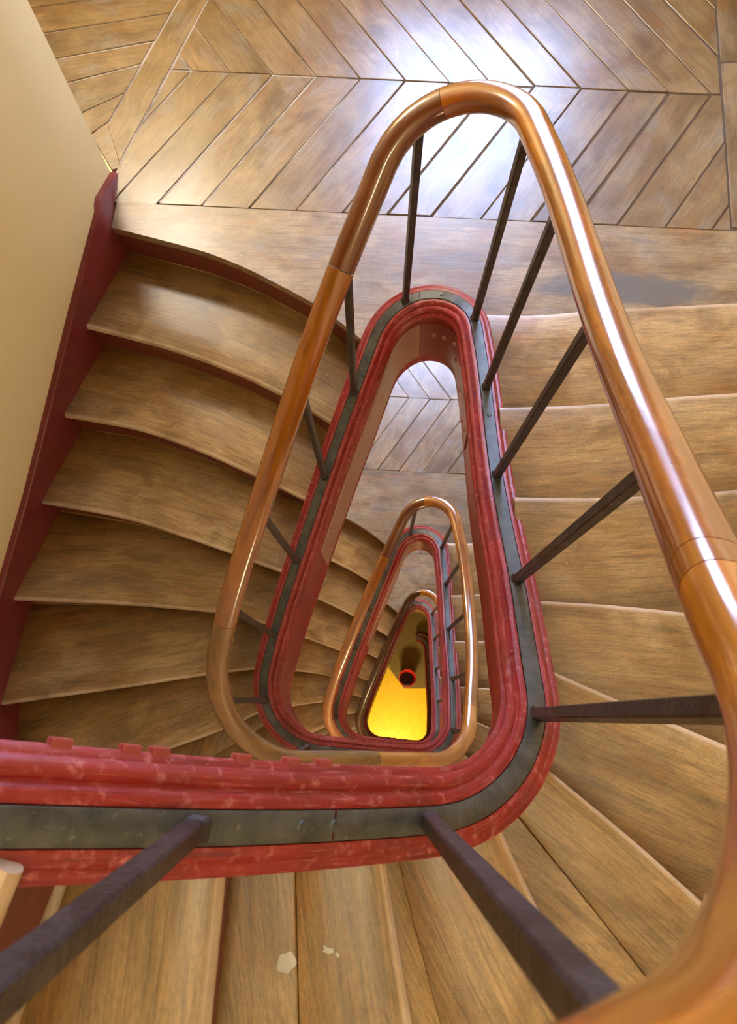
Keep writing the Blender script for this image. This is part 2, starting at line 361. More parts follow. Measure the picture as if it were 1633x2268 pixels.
# ------------------------------------------------------------------ the well: one turn of the string, repeated storey by storey
TAB = np.array([
0.1701,1.3342,-2.2646,0.0001,-0.0170,
0.1436,1.3319,-2.2548,0.0027,-0.0170,
0.1177,1.3258,-2.2452,0.0053,-0.0164,
0.0932,1.3157,-2.2360,0.0075,-0.0151,
0.0703,1.3022,-2.2270,0.0094,-0.0134,
0.0498,1.2854,-2.2185,0.0107,-0.0113,
0.0319,1.2659,-2.2104,0.0114,-0.0090,
0.0170,1.2438,-2.2027,0.0114,-0.0068,
0.0046,1.2195,-2.1955,0.0106,-0.0054,
-0.0077,1.1943,-2.1888,0.0093,-0.0046,
-0.0202,1.1691,-2.1826,0.0079,-0.0039,
-0.0329,1.1439,-2.1770,0.0063,-0.0032,
-0.0456,1.1187,-2.1720,0.0048,-0.0024,
-0.0584,1.0936,-2.1676,0.0032,-0.0016,
-0.0712,1.0685,-2.1637,0.0016,-0.0008,
-0.0840,1.0434,-2.1604,0.0000,-0.0000,
-0.0967,1.0183,-2.1575,-0.0015,0.0008,
-0.1094,0.9931,-2.1551,-0.0030,0.0015,
-0.1221,0.9679,-2.1531,-0.0043,0.0022,
-0.1347,0.9427,-2.1514,-0.0056,0.0028,
-0.1473,0.9175,-2.1500,-0.0068,0.0034,
-0.1598,0.8922,-2.1489,-0.0079,0.0039,
-0.1722,0.8669,-2.1480,-0.0089,0.0044,
-0.1845,0.8416,-2.1472,-0.0098,0.0048,
-0.1968,0.8163,-2.1465,-0.0107,0.0052,
-0.2091,0.7909,-2.1459,-0.0115,0.0055,
-0.2213,0.7655,-2.1453,-0.0122,0.0059,
-0.2336,0.7402,-2.1448,-0.0129,0.0062,
-0.2458,0.7148,-2.1442,-0.0136,0.0065,
-0.2580,0.6894,-2.1437,-0.0142,0.0068,
-0.2703,0.6640,-2.1431,-0.0148,0.0072,
-0.2825,0.6387,-2.1425,-0.0154,0.0074,
-0.2947,0.6133,-2.1419,-0.0160,0.0077,
-0.3070,0.5879,-2.1411,-0.0167,0.0080,
-0.3192,0.5625,-2.1403,-0.0173,0.0083,
-0.3313,0.5371,-2.1394,-0.0180,0.0086,
-0.3434,0.5116,-2.1383,-0.0187,0.0088,
-0.3554,0.4862,-2.1371,-0.0194,0.0091,
-0.3673,0.4606,-2.1358,-0.0202,0.0094,
-0.3790,0.4351,-2.1345,-0.0211,0.0096,
-0.3907,0.4094,-2.1332,-0.0219,0.0098,
-0.4021,0.3836,-2.1319,-0.0227,0.0099,
-0.4133,0.3578,-2.1308,-0.0235,0.0100,
-0.4242,0.3318,-2.1298,-0.0242,0.0101,
-0.4349,0.3058,-2.1289,-0.0248,0.0100,
-0.4454,0.2796,-2.1284,-0.0253,0.0100,
-0.4557,0.2533,-2.1281,-0.0257,0.0100,
-0.4659,0.2270,-2.1282,-0.0259,0.0100,
-0.4760,0.2006,-2.1286,-0.0262,0.0094,
-0.4853,0.1738,-2.1295,-0.0266,0.0075,
-0.4916,0.1463,-2.1308,-0.0269,0.0046,
-0.4947,0.1185,-2.1326,-0.0266,0.0015,
-0.4947,0.0906,-2.1348,-0.0258,-0.0015,
-0.4914,0.0631,-2.1374,-0.0243,-0.0043,
-0.4851,0.0363,-2.1404,-0.0223,-0.0067,
-0.4757,0.0105,-2.1438,-0.0199,-0.0086,
-0.4635,-0.0139,-2.1476,-0.0170,-0.0099,
-0.4484,-0.0365,-2.1518,-0.0139,-0.0105,
-0.4309,-0.0572,-2.1564,-0.0108,-0.0104,
-0.4112,-0.0754,-2.1614,-0.0079,-0.0096,
-0.3895,-0.0913,-2.1667,-0.0052,-0.0081,
-0.3663,-0.1043,-2.1724,-0.0030,-0.0060,
-0.3418,-0.1146,-2.1785,-0.0013,-0.0035,
-0.3164,-0.1220,-2.1850,-0.0002,-0.0007,
-0.2899,-0.1267,-2.1918,0.0004,0.0023,
-0.2625,-0.1300,-2.1990,0.0007,0.0054,
-0.2346,-0.1337,-2.2067,0.0011,0.0084,
-0.2067,-0.1375,-2.2147,0.0016,0.0114,
-0.1788,-0.1414,-2.2231,0.0020,0.0142,
-0.1509,-0.1454,-2.2319,0.0024,0.0170,
-0.1230,-0.1493,-2.2411,0.0027,0.0195,
-0.0951,-0.1531,-2.2507,0.0029,0.0220,
-0.0672,-0.1568,-2.2607,0.0031,0.0242,
-0.0392,-0.1602,-2.2711,0.0031,0.0262,
-0.0112,-0.1634,-2.2819,0.0031,0.0279,
0.0168,-0.1664,-2.2930,0.0030,0.0294,
0.0448,-0.1691,-2.3044,0.0029,0.0307,
0.0729,-0.1717,-2.3160,0.0028,0.0317,
0.1010,-0.1741,-2.3279,0.0027,0.0325,
0.1291,-0.1763,-2.3399,0.0025,0.0331,
0.1566,-0.1783,-2.3520,0.0015,0.0334,
0.1826,-0.1789,-2.3643,-0.0016,0.0335,
0.2071,-0.1761,-2.3765,-0.0060,0.0328,
0.2307,-0.1701,-2.3888,-0.0102,0.0314,
0.2531,-0.1612,-2.4010,-0.0138,0.0293,
0.2741,-0.1495,-2.4131,-0.0169,0.0266,
0.2934,-0.1356,-2.4251,-0.0192,0.0236,
0.3110,-0.1195,-2.4369,-0.0209,0.0203,
0.3266,-0.1015,-2.4486,-0.0219,0.0168,
0.3401,-0.0816,-2.4601,-0.0223,0.0132,
0.3513,-0.0600,-2.4713,-0.0219,0.0095,
0.3596,-0.0369,-2.4823,-0.0209,0.0061,
0.3651,-0.0123,-2.4929,-0.0191,0.0031,
0.3677,0.0142,-2.5032,-0.0168,0.0016,
0.3698,0.0421,-2.5132,-0.0141,0.0011,
0.3721,0.0703,-2.5228,-0.0113,0.0009,
0.3744,0.0986,-2.5320,-0.0085,0.0007,
0.3767,0.1268,-2.5407,-0.0055,0.0004,
0.3788,0.1550,-2.5489,-0.0026,0.0002,
0.3808,0.1833,-2.5566,0.0004,-0.0000,
0.3824,0.2115,-2.5636,0.0034,-0.0002,
0.3837,0.2397,-2.5700,0.0063,-0.0002,
0.3846,0.2679,-2.5757,0.0092,-0.0002,
0.3851,0.2961,-2.5806,0.0119,-0.0001,
0.3853,0.3243,-2.5847,0.0146,-0.0000,
0.3852,0.3524,-2.5879,0.0170,0.0001,
0.3848,0.3806,-2.5902,0.0194,0.0003,
0.3843,0.4088,-2.5915,0.0215,0.0004,
0.3837,0.4369,-2.5918,0.0233,0.0006,
0.3830,0.4651,-2.5911,0.0250,0.0007,
0.3822,0.4932,-2.5893,0.0264,0.0007,
0.3814,0.5214,-2.5865,0.0275,0.0008,
0.3805,0.5495,-2.5829,0.0284,0.0008,
0.3797,0.5777,-2.5783,0.0290,0.0009,
0.3789,0.6058,-2.5730,0.0295,0.0008,
0.3781,0.6340,-2.5669,0.0297,0.0008,
0.3773,0.6622,-2.5602,0.0297,0.0008,
0.3767,0.6903,-2.5528,0.0295,0.0007,
0.3760,0.7185,-2.5448,0.0290,0.0007,
0.3753,0.7466,-2.5362,0.0284,0.0007,
0.3746,0.7748,-2.5273,0.0276,0.0007,
0.3739,0.8029,-2.5179,0.0265,0.0007,
0.3730,0.8311,-2.5081,0.0253,0.0008,
0.3721,0.8592,-2.4979,0.0239,0.0008,
0.3711,0.8874,-2.4875,0.0223,0.0009,
0.3699,0.9155,-2.4768,0.0206,0.0009,
0.3686,0.9437,-2.4658,0.0186,0.0009,
0.3671,0.9718,-2.4547,0.0165,0.0009,
0.3654,0.9999,-2.4434,0.0143,0.0009,
0.3635,1.0281,-2.4319,0.0120,0.0008,
0.3614,1.0562,-2.4204,0.0096,0.0007,
0.3591,1.0843,-2.4088,0.0071,0.0006,
0.3567,1.1124,-2.3972,0.0046,0.0004,
0.3543,1.1405,-2.3855,0.0021,0.0002,
0.3517,1.1684,-2.3740,-0.0003,-0.0000,
0.3465,1.1954,-2.3625,-0.0026,-0.0007,
0.3377,1.2212,-2.3510,-0.0046,-0.0020,
0.3253,1.2452,-2.3397,-0.0062,-0.0037,
0.3099,1.2672,-2.3284,-0.0072,-0.0059,
0.2914,1.2866,-2.3174,-0.0075,-0.0082,
0.2705,1.3032,-2.3064,-0.0072,-0.0106,
0.2474,1.3165,-2.2957,-0.0062,-0.0128,
0.2226,1.3263,-2.2851,-0.0046,-0.0148,
0.1966,1.3322,-2.2747,-0.0024,-0.0162
]).reshape(-1, 5)
NT_ = len(TAB)
_tt = np.arange(NT_ + 1) / NT_
_T5 = np.vstack([TAB, TAB[:1]])
def tab(t, c):
    return np.interp(np.asarray(t, float) % 1.0, _tt, _T5[:, c])
def plan_xy(t):
    t = np.asarray(t, float)
    return np.stack([tab(t, 0) + SHX * t, tab(t, 1) + SHY * t], -1)
def bar_pt(t):
    t = np.asarray(t, float); p = plan_xy(t)
    return np.concatenate([p, (tab(t, 2) - STOREY * t)[..., None]], -1)
def outward(t):
    t = np.asarray(t, float)
    d = plan_xy(t + 0.012) - plan_xy(t - 0.012)
    d /= np.linalg.norm(d, axis=-1, keepdims=True)
    return np.stack([d[..., 1], -d[..., 0]], -1)
RAIL_H = 0.848
_rdz_t = [0, .32, .38, .445, .50, .555, .60, .64, .68, 1.0]
_rdz_v = [0, 0, -.0175, -.041, -.060, -.048, -.025, 0.0, 0, 0]
def rail_pt(t):
    t = np.asarray(t, float); p = bar_pt(t)
    p[..., 0] += tab(t, 3); p[..., 1] += tab(t, 4)
    p[..., 2] += RAIL_H + np.interp(t % 1.0, _rdz_t, _rdz_v)
    w = np.interp(t, [-.54, -.50, -.475, -.455], [0, .05, .02, 0])     # the rail bulges outwards beside the photographer
    p[..., :2] += outward(t) * w[..., None]
    return p

def sweep_profile(name, ts, prof, ptf, uscale=1.0, smooth=True, lean=True, cap=True, closed=True):
    """prof(t) -> list of (n, z) about the path"""
    V = []; UV = []
    ts = np.asarray(ts, float)
    P = ptf(ts); N = outward(ts)
    L = np.concatenate([[0], np.cumsum(np.linalg.norm(np.diff(P, axis=0), axis=1))])
    for i, t in enumerate(ts):
        pr = prof(t); acc = 0.0; last = None
        for (n, z) in pr:
            if last is not None: acc += math.hypot(n - last[0], z - last[1])
            last = (n, z)
            sx, sy = (SHX * -z / STOREY, SHY * -z / STOREY) if lean else (0, 0)
            V.append((P[i][0] + N[i][0] * n + sx, P[i][1] + N[i][1] * n + sy, P[i][2] + z))
            UV.append((L[i], acc))
    m = len(pr)
    F = grid_faces(len(ts), m, close_v=closed)
    if cap and closed:
        F.append(tuple(range(m))); F.append(tuple(range(len(ts) * m - 1, (len(ts) - 1) * m - 1, -1)))
    me = mesh_uv(name, V, F, UV, smooth=smooth)
    fix_normals(me); sharp(me, 40)
    return me

# ------------------------------------------------------------------ the shaft's outline, and the noses of the seventeen risers of a turn
WALL = np.array([(-.92, 1.90), (-.925, 1.66), (-1.06, 1.362), (-1.18, 1.085), (-1.31, .78), (-1.455, .427), (-1.535, .03), (-1.515, -.41),
                 (-1.22, -.92), (-.60, -1.15), (.30, -1.18), (1.15, -1.15), (1.58, -.80), (1.62, -.3), (1.62, 3.3)])
RISE = STOREY / 17.0
NOSE = {   # plan points measured along each nose, from the well outwards
 1: (0, [(.384, 1.236), (.509, 1.227), (.707, 1.250), (1.195, 1.278)]),
 2: (0, [(.397, .842), (.52, .844), (.675, .852), (.857, .873), (1.06, .886)]),
 3: (0, [(.378, .524), (.528, .521), (.669, .523), (.86, .537)]),
 4: (0, [(.368, .235), (.48, .231), (.578, .223), (.707, .208)]),
 5: (0, [(.363, .07), (.417, .044), (.483, .018), (.569, -.019), (.679, -.065)]),
 6: (0, [(.288, -.087), (.331, -.122), (.4, -.178), (.468, -.233), (.524, -.288)]),
 7: (0, [(.183, -.153), (.201, -.195), (.22, -.238), (.24, -.28), (.262, -.322)]),
 8: (0, [(.02, -.174), (.028, -.229), (.037, -.281), (.047, -.333)]),
 9: (0, [(-.139, -.154), (-.1405, -.187), (-.143, -.225), (-.146, -.271)]),
 10: (0, [(-.263, -.117), (-.272, -.146), (-.290, -.20)]),
 11: (1, [(-.46, -.004), (-.638, -.088), (-.741, -.125), (-.994, -.21)]),
 12: (1, [(-.466, .167), (-.684, .142), (-.964, .098), (-1.295, .052)]),
 13: (1, [(-.407, .332), (-.522, .370), (-.61, .382), (-.772, .397), (-1.019, .418), (-1.263, .427)]),
 14: (1, [(-.328, .512), (-.436, .551), (-.531, .591), (-.666, .637), (-.826, .692), (-.988, .742), (-1.148, .77)]),
 15: (1, [(-.232, .755), (-.323, .803), (-.421, .85), (-.567, .922), (-.722, .986), (-.878, 1.043), (-1.034, 1.071)]),
 16: (1, [(-.125, .989), (-.223, 1.057), (-.311, 1.105), (-.473, 1.19), (-.622, 1.25), (-.771, 1.304), (-.923, 1.345)]),
 17: (1, [(-.027, 1.237), (-.091, 1.299), (-.184, 1.372), (-.296, 1.435), (-.42, 1.508), (-.583, 1.581), (-.749, 1.628)]),
}
def seg_hit(p, d, a, b):
    e = b - a; den = d[0] * e[1] - d[1] * e[0]
    if abs(den) < 1e-9: return None
    w = a - p
    s = (w[0] * e[1] - w[1] * e[0]) / den
    u = (w[0] * d[1] - w[1] * d[0]) / den
    return s if (-1e-6 <= u <= 1 + 1e-6) else None
def ray_poly(p, d, poly, pick=min, lo=-1e9):
    hs = []
    for a, b in zip(poly[:-1], poly[1:]):
        s = seg_hit(p, d, a, b)
        if s is not None and s > lo: hs.append(s)
    return pick(hs) if hs else None
NU = 22
def resample(P, n):
    P = np.asarray(P, float)
    s = np.concatenate([[0], np.cumsum(np.linalg.norm(np.diff(P, axis=0), axis=1))])
    x = np.linspace(0, s[-1], n)
    return np.stack([np.interp(x, s, P[:, 0]), np.interp(x, s, P[:, 1])], 1)
def nose_line(kk, turn):
    """riser kk (1..17) of the turn that climbs to landing turn-1; turn 0 is the nearest one"""
    ref, pts = NOSE[kk]
    sh = np.array([SHX, SHY]) * (turn - ref)
    P = np.array(pts) + sh
    tc = turn - 0.03 - (kk - 1) * 0.06 if kk < 11 else turn - 0.62 - (kk - 11) * 0.06
    ring_t = np.linspace(turn - 1.05, turn + 0.05, 400)
    ring = plan_xy(ring_t) + outward(ring_t) * 0.030
    # inner end: on the outer cheek of the string
    q = P[1] if len(P) > 2 else P[0]
    d = P[0] - P[1]; d /= np.linalg.norm(d)
    s = ray_poly(P[1], d, ring, min, 0.0)
    inner = P[1] + d * s if s is not None and s < 0.6 else P[0]
    keep = [x for x in P[1:] if True]
    # outer end: on the wall
    d2 = P[-1] - P[-2]; d2 /= np.linalg.norm(d2)
    s2 = ray_poly(P[-2], d2, WALL, min, 0.0)
    outer = P[-2] + d2 * s2 if s2 is not None else P[-1]
    if np.linalg.norm(outer - P[-2]) < np.linalg.norm(P[-1] - P[-2]): mid = keep[:-1]
    else: mid = keep
    L = np.array([inner] + list(mid) + [outer])
    R = resample(L, NU)
    for _ in range(3):
        R[1:-1] = 0.25 * R[:-2] + 0.5 * R[1:-1] + 0.25 * R[2:]
    return R
def level(kk, turn): return FLOOR0 - STOREY * turn + kk * RISE    # height of tread kk
# ------------------------------------------------------------------ room shell
ZG = FLOOR0 - 3 * STOREY            # ground level
ZC = 4.30                           # ceiling
def offset_poly(P, d):
    P = np.asarray(P, float); out = []
    for i in range(len(P)):
        a = P[max(i - 1, 0)]; b = P[min(i + 1, len(P) - 1)]
        t = (b - a) / np.linalg.norm(b - a)
        out.append(P[i] + np.array([t[1], -t[0]]) * -d * -1)
    return np.array(out)
WOUT = WALL + 0
_w = []
for i in range(len(WALL)):
    a = WALL[max(i - 1, 0)]; b = WALL[min(i + 1, len(WALL) - 1)]
    t = (b - a) / np.linalg.norm(b - a)
    _w.append(WALL[i] + np.array([-t[1], t[0]]) * -0.024)
WOUT = np.array(_w)                  # plaster face behind the red wall string

def wall_mesh(name, P, z0, z1, thick=0.12):
    """a plastered wall: inner face along P, solid outwards (right-hand side of travel is outside)"""
    P = np.asarray(P, float); Q = []
    for i in range(len(P)):
        a = P[max(i - 1, 0)]; b = P[min(i + 1, len(P) - 1)]
        t = (b - a) / np.linalg.norm(b - a); Q.append(P[i] + np.array([t[1], -t[0]]) * thick)
    V = []
    for p, q in zip(P, Q):
        V += [(p[0], p[1], z0), (p[0], p[1], z1), (q[0], q[1], z1), (q[0], q[1], z0)]
    F = grid_faces(len(P), 4, close_v=True)
    F.append((0, 1, 2, 3)); m = 4 * (len(P) - 1); F.append((m + 3, m + 2, m + 1, m))
    me = mesh_uv(name, V, F, None, smooth=True); fix_normals(me); sharp(me, 60); return me

# which side is outside: travel goes landing corner -> left -> bottom -> right, so the well is on the left hand
LAND_L = np.array([(-1.70, 3.30), (-1.39, 2.715), WOUT[0]])
struct_walls = [('wall_left', np.vstack([WOUT[:9]])), ('wall_front', WOUT[8:12]), ('wall_right', WOUT[11:])]
w0 = link('wall_left', wall_mesh('wall_left', np.vstack([LAND_L[:2], WOUT[:9]]), ZG - 0.1, ZC), M['wall'])
tag(w0, 'cream plaster wall along the left flight and landing', None, None, 'structure')
w1 = link('wall_front', wall_mesh('wall_front', WOUT[8:12], ZG - 0.1, ZC), M['wall']); tag(w1, None, None, None, 'structure')
w2 = link('wall_right', wall_mesh('wall_right', WOUT[11:], ZG - 0.1, ZC), M['wall']); tag(w2, None, None, None, 'structure')
# back wall with one window per storey
def back_wall():
    V = []; F = []
    x0, x1, y0, y1 = -1.85, 1.80, WIN_Y, WIN_Y + 0.35
    xa, xb = WIN_X - WIN_W / 2, WIN_X + WIN_W / 2
    def bx(ax, bx_, az, bz):
        n = len(V)
        for x in (ax, bx_):
            for y in (y0, y1):
                for z in (az, bz): V.append((x, y, z))
        for f in ((0, 1, 3, 2), (4, 6, 7, 5), (0, 4, 5, 1), (2, 3, 7, 6), (0, 2, 6, 4), (1, 5, 7, 3)):
            F.append(tuple(n + q for q in f))
    bx(x0, xa, ZG - 0.1, ZC); bx(xb, x1, ZG - 0.1, ZC)
    z = ZG - 0.1
    for j in (2, 1, 0, -1):
        zs = FLOOR0 - STOREY * j + WIN_SILL
        bx(xa, xb, z, zs); z = zs + WIN_H
    bx(xa, xb, z, ZC)
    return mesh_uv('wall_back', V, F, None, smooth=False)
w3 = link('wall_back', back_wall(), M['wall']); tag(w3, None, None, None, 'structure')
for n, j in enumerate((0, 1, 2, -1)):
    zs = FLOOR0 - STOREY * j + WIN_SILL
    bm = bmesh.new(); W2, H2 = WIN_W / 2, WIN_H / 2
    for sx in (-1, 1): box_bm(bm, (sx * (W2 - 0.025), 0, 0), (0.05, 0.06, WIN_H))
    for sz in (-1, 1): box_bm(bm, (0, 0, sz * (H2 - 0.025)), (WIN_W - 0.1, 0.06, 0.05))
    box_bm(bm, (0, 0, 0), (0.045, 0.05, WIN_H - 0.1))
    wf = link('window_%d' % (n + 1), bm_mesh('window_frame', bm), M['white'], None, (WIN_X, WIN_Y + 0.20, zs + H2))
    tag(wf, None, None, None, 'structure')
    for s in (-1, 1):
        bm = bmesh.new(); box_bm(bm, (s * (W2 - 0.05 + 0.0225) / 2, 0, 0), (W2 - 0.0725, 0.006, WIN_H - 0.1))
        link('pane', bm_mesh('pane', bm), M['glass'], wf)
bm = bmesh.new(); box_bm(bm, (0, 1.05, ZC + 0.06), (4.2, 5.2, 0.12))
ce = link('ceiling', bm_mesh('ceiling', bm), M['wall']); tag(ce, None, None, None, 'structure')

lamp = empty('ceiling_lamp', 'long ceiling lamp hanging above the stairwell', 'lamp', (LAMP[0], LAMP[1], LAMP[2] + 0.04))
bm = bmesh.new(); box_bm(bm, (0, 0, 0.03), (0.28, 2.0, 0.06)); link('housing', bm_mesh('housing', bm), M['white'], lamp)
for s in (-1, 1):
    bm = bmesh.new(); box_bm(bm, (0, s * 0.75, 0.06 + (ZC - LAMP[2] - 0.10) / 2), (0.012, 0.012, ZC - LAMP[2] - 0.10))
    link('suspension_rod', bm_mesh('suspension_rod', bm), M['white'], lamp)
for s in (-1, 1):
    bm = bmesh.new(); box_bm(bm, (s * 0.075, 0, -0.012), (0.062, 1.9, 0.02)); link('tube', bm_mesh('tube', bm), M['lamp'], lamp)

FILL_GLOBE_LABEL = ['white globe wall lamp on the front wall, under the near flight', 'white globe wall lamp on the front wall, one storey lower', 'white globe wall lamp on the front wall, just above the ground floor']
for q, g_ in enumerate(FILL_GLOBES):
    gl = empty('wall_lamp', FILL_GLOBE_LABEL[q], 'lamp', (g_[0], -1.17, g_[2]))
    bm = bmesh.new(); bmesh.ops.create_cone(bm, cap_ends=True, segments=20, radius1=.05, radius2=.04, depth=.06, matrix=Matrix.Translation((0, .03, 0)) @ Matrix.Rotation(math.radians(-90), 4, 'X'))
    link('base', bm_mesh('base', bm, True), M['white'], gl)
    bm = bmesh.new(); bmesh.ops.create_uvsphere(bm, u_segments=24, v_segments=14, radius=.075, matrix=Matrix.Translation((0, .125, 0)))
    link('globe', bm_mesh('globe', bm, True), M['lamp'], gl)

SCONCE_LABEL = ['white globe sconce beside the window of the top landing', 'white globe sconce beside the window of the second landing', 'white globe sconce beside the window of the third landing']
for q, g_ in enumerate(SCONCES):
    gl = empty('wall_sconce', SCONCE_LABEL[q], 'lamp', (g_[0], WIN_Y, g_[2]))
    bm = bmesh.new(); bmesh.ops.create_cone(bm, cap_ends=True, segments=20, radius1=.05, radius2=.04, depth=.06, matrix=Matrix.Translation((0, -.03, 0)) @ Matrix.Rotation(math.radians(90), 4, 'X'))
    link('base', bm_mesh('base', bm, True), M['white'], gl)
    bm = bmesh.new(); bmesh.ops.create_uvsphere(bm, u_segments=24, v_segments=14, radius=.13, matrix=Matrix.Translation((0, -.17, 0)))
    link('globe', bm_mesh('globe', bm, True), M['lamp'], gl)

# ------------------------------------------------------------------ stair flights
THK = 0.034
def unit(v): return v / (np.linalg.norm(v, axis=-1, keepdims=True) + 1e-12)
def strip_solid(name, A, D, L, rows, z, frac0, frac1):
    """rows: (distance from the nose, height, is_fraction)"""
    V = []; UV = []; WR = []
    mid = np.concatenate([[0], np.cumsum(np.linalg.norm(np.diff(A + D * L[:, None] * 0.5, axis=0), axis=1))])
    for i in range(len(A)):
        for (d, h) in rows:
            dd = d(L[i]) if callable(d) else min(d, 0.45 * L[i])
            p = A[i] + D[i] * dd
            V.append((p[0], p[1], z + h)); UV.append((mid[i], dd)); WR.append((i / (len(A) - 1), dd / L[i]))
    m = len(rows)
    F = grid_faces(len(A), m, close_v=True)
    F.append(tuple(range(m))); F.append(tuple(range(len(A) * m - 1, (len(A) - 1) * m - 1, -1)))
    me = mesh_uv(name, V, F, UV, WR, smooth=True)
    fix_normals(me); sharp(me, 38); return me

def tread_meshes(kk, turn, split):
    A = nose_line(kk, turn); B = nose_line(kk + 1, turn)
    # nose kk+1 of the same turn; tread runs back a little below riser kk+1
    D = B - A; L = np.linalg.norm(D, axis=1); D = D / L[:, None]; Lt = L + 0.045
    z = level(kk, turn)
    s = split; gap = 0.0011 if (turn == 0 and kk in (6, 8)) else 0.0004
    fr = [(lambda l: s * l, -THK), (0.014, -THK), (0.004, -THK + 0.005), (0.0, -0.020), (0.001, -0.010), (0.005, -0.003), (0.013, 0.0),
          (lambda l: 0.25 * s * l + 0.01, 0.0008), (lambda l: 0.6 * s * l + 0.004, 0.0), (lambda l: s * l - 0.002, 0.0), (lambda l: s * l, -0.0010)]
    bk = [(lambda l: s * l + gap, -THK), (lambda l: s * l + gap, -0.0012 - gap), (lambda l: s * l + 0.002 + gap, -0.0003), (lambda l: (s + 1) / 2 * l, 0.0004), (lambda l: l, 0.0), (lambda l: l, -THK)]
    return (strip_solid('tread', A, D, Lt, fr, z, 0, s), strip_solid('back_board', A, D, Lt, bk, z, s, 1))

def riser_mesh(kk, turn):
    A = nose_line(kk, turn)
    # direction of climb
    if kk < 17: B = nose_line(kk + 1, turn)
    else:
        B = A + (A - nose_line(16, turn))
    D = unit(B - A)
    A = A.copy(); A[-1] = A[-1] + 0.02 * unit(A[-1] - A[-2])
    z0, z1 = level(kk - 1, turn) - 0.012, level(kk, turn) - THK + 0.001
    V = []; UV = []
    for i in range(NU):
        for (d, z) in ((0.020, z0), (0.020, z1), (0.038, z1), (0.038, z0)):
            p = A[i] + D[i] * d; V.append((p[0], p[1], z)); UV.append((i * 0.05, z))
    F = grid_faces(NU, 4, close_v=True); F.append((0, 1, 2, 3)); m = 4 * (NU - 1); F.append((m + 3, m + 2, m + 1, m))
    me = mesh_uv('riser', V, F, UV, smooth=True); fix_normals(me); sharp(me, 38); return me

_ft = [0, .10, .33, .40, .46, .50, .57, .63, .68, .90, 1.0]
_fn = [-.046, -.056, -.056, -.042, -.024, -.020, -.026, -.042, -.046, -.045, -.046]
SH = 0.37
def string_prof(t):
    f = float(np.interp(t % 1.0, _ft, _fn))
    return [(.0165, -.007), (.0175, .000), (.024, .001), (.030, -.004), (.034, -.009), (.040, -.008), (.046, -.013), (.047, -.022), (.043, -.032), (.040, -.045),
            (.040, -SH), (.030, -SH - .010), (f + .012, -SH - .010), (f - .002, -SH - .004), (f - .004, -SH + .012), (f, -SH + .022),
            (f, -.085), (f - .001, -.066), (-.052, -.062), (-.059, -.054), (-.0615, -.046), (-.059, -.039), (-.053, -.035), (-.051, -.029),
            (-.053, -.020), (-.049, -.011), (-.043, -.007), (-.038, -.009), (-.035, -.013), (-.032, -.010), (-.029, -.002), (-.024, .001), (-.0175, .000), (-.0165, -.007)]
def bar_prof(t): return [(-.0158, -.006), (-.0158, .0015), (-.0145, .003), (.0145, .003), (.0158, .0015), (.0158, -.006)]
def plate_prof(t):
    f = float(np.interp(t % 1.0, _ft, _fn))
    return [(f - .0005, -.100), (f - .006, -.102), (f - .006, -SH + .050), (f - .0005, -SH + .048)]
def soffit_prof(t):
    f = float(np.interp(t % 1.0, _ft, _fn))
    return [(.030, -SH - .009), (.028, -SH - .034), (f + .016, -SH - .034), (f + .010, -SH - .024), (f + .010, -SH - .009)]

def trange(a, b, step=0.0045):
    n = max(3, int(round((b - a) / step)) + 1); return np.linspace(a, b, n)

def bolt_mesh(r, h, sides, name='bolt_head'):
    bm = bmesh.new()
    bmesh.ops.create_cone(bm, cap_ends=True, segments=sides, radius1=r, radius2=r * 0.82, depth=h)
    return bm_mesh(name, bm)
BOLT = bolt_mesh(0.0085, 0.009, 10); BOLT.materials.append(M['plate'])
NUT = None
def nut_mesh():
    bm = bmesh.new(); box_bm(bm, (0, 0, 0), (0.019, 0.015, 0.012))
    return bm_mesh('square_nut', bm, bevel=0.0015)
NUT = nut_mesh(); NUT.materials.append(M['red'])
def screw_mesh():
    bm = bmesh.new(); bmesh.ops.create_cone(bm, cap_ends=True, segments=14, radius1=0.0075, radius2=0.005, depth=0.003)
    return bm_mesh('countersunk_screw', bm)
SCREW = screw_mesh(); SCREW.materials.append(M['bar'])

def on_string(mesh, name, t, n, z, parent, axis='n'):
    p = bar_pt(np.array([t]))[0]; o2 = outward(np.array([t]))[0]
    lean = np.array([SHX, SHY]) * (-z / STOREY)
    ob = link(name, mesh, None, parent, (p[0] + o2[0] * n + lean[0], p[1] + o2[1] * n + lean[1], p[2] + z))
    N = Vector((o2[0], o2[1], 0))
    if axis == 'n':
        ob.rotation_euler = (-N).to_track_quat('Z', 'Y').to_euler()
    else:
        a = bar_pt(np.array([t + .004]))[0] - bar_pt(np.array([t - .004]))[0]
        T = Vector(a).normalized(); B = N.cross(T) if N.cross(T).z > 0 else T.cross(N)
        Mx = Matrix((T, B.cross(T), B)).transposed(); ob.rotation_euler = Mx.to_euler()
    return ob

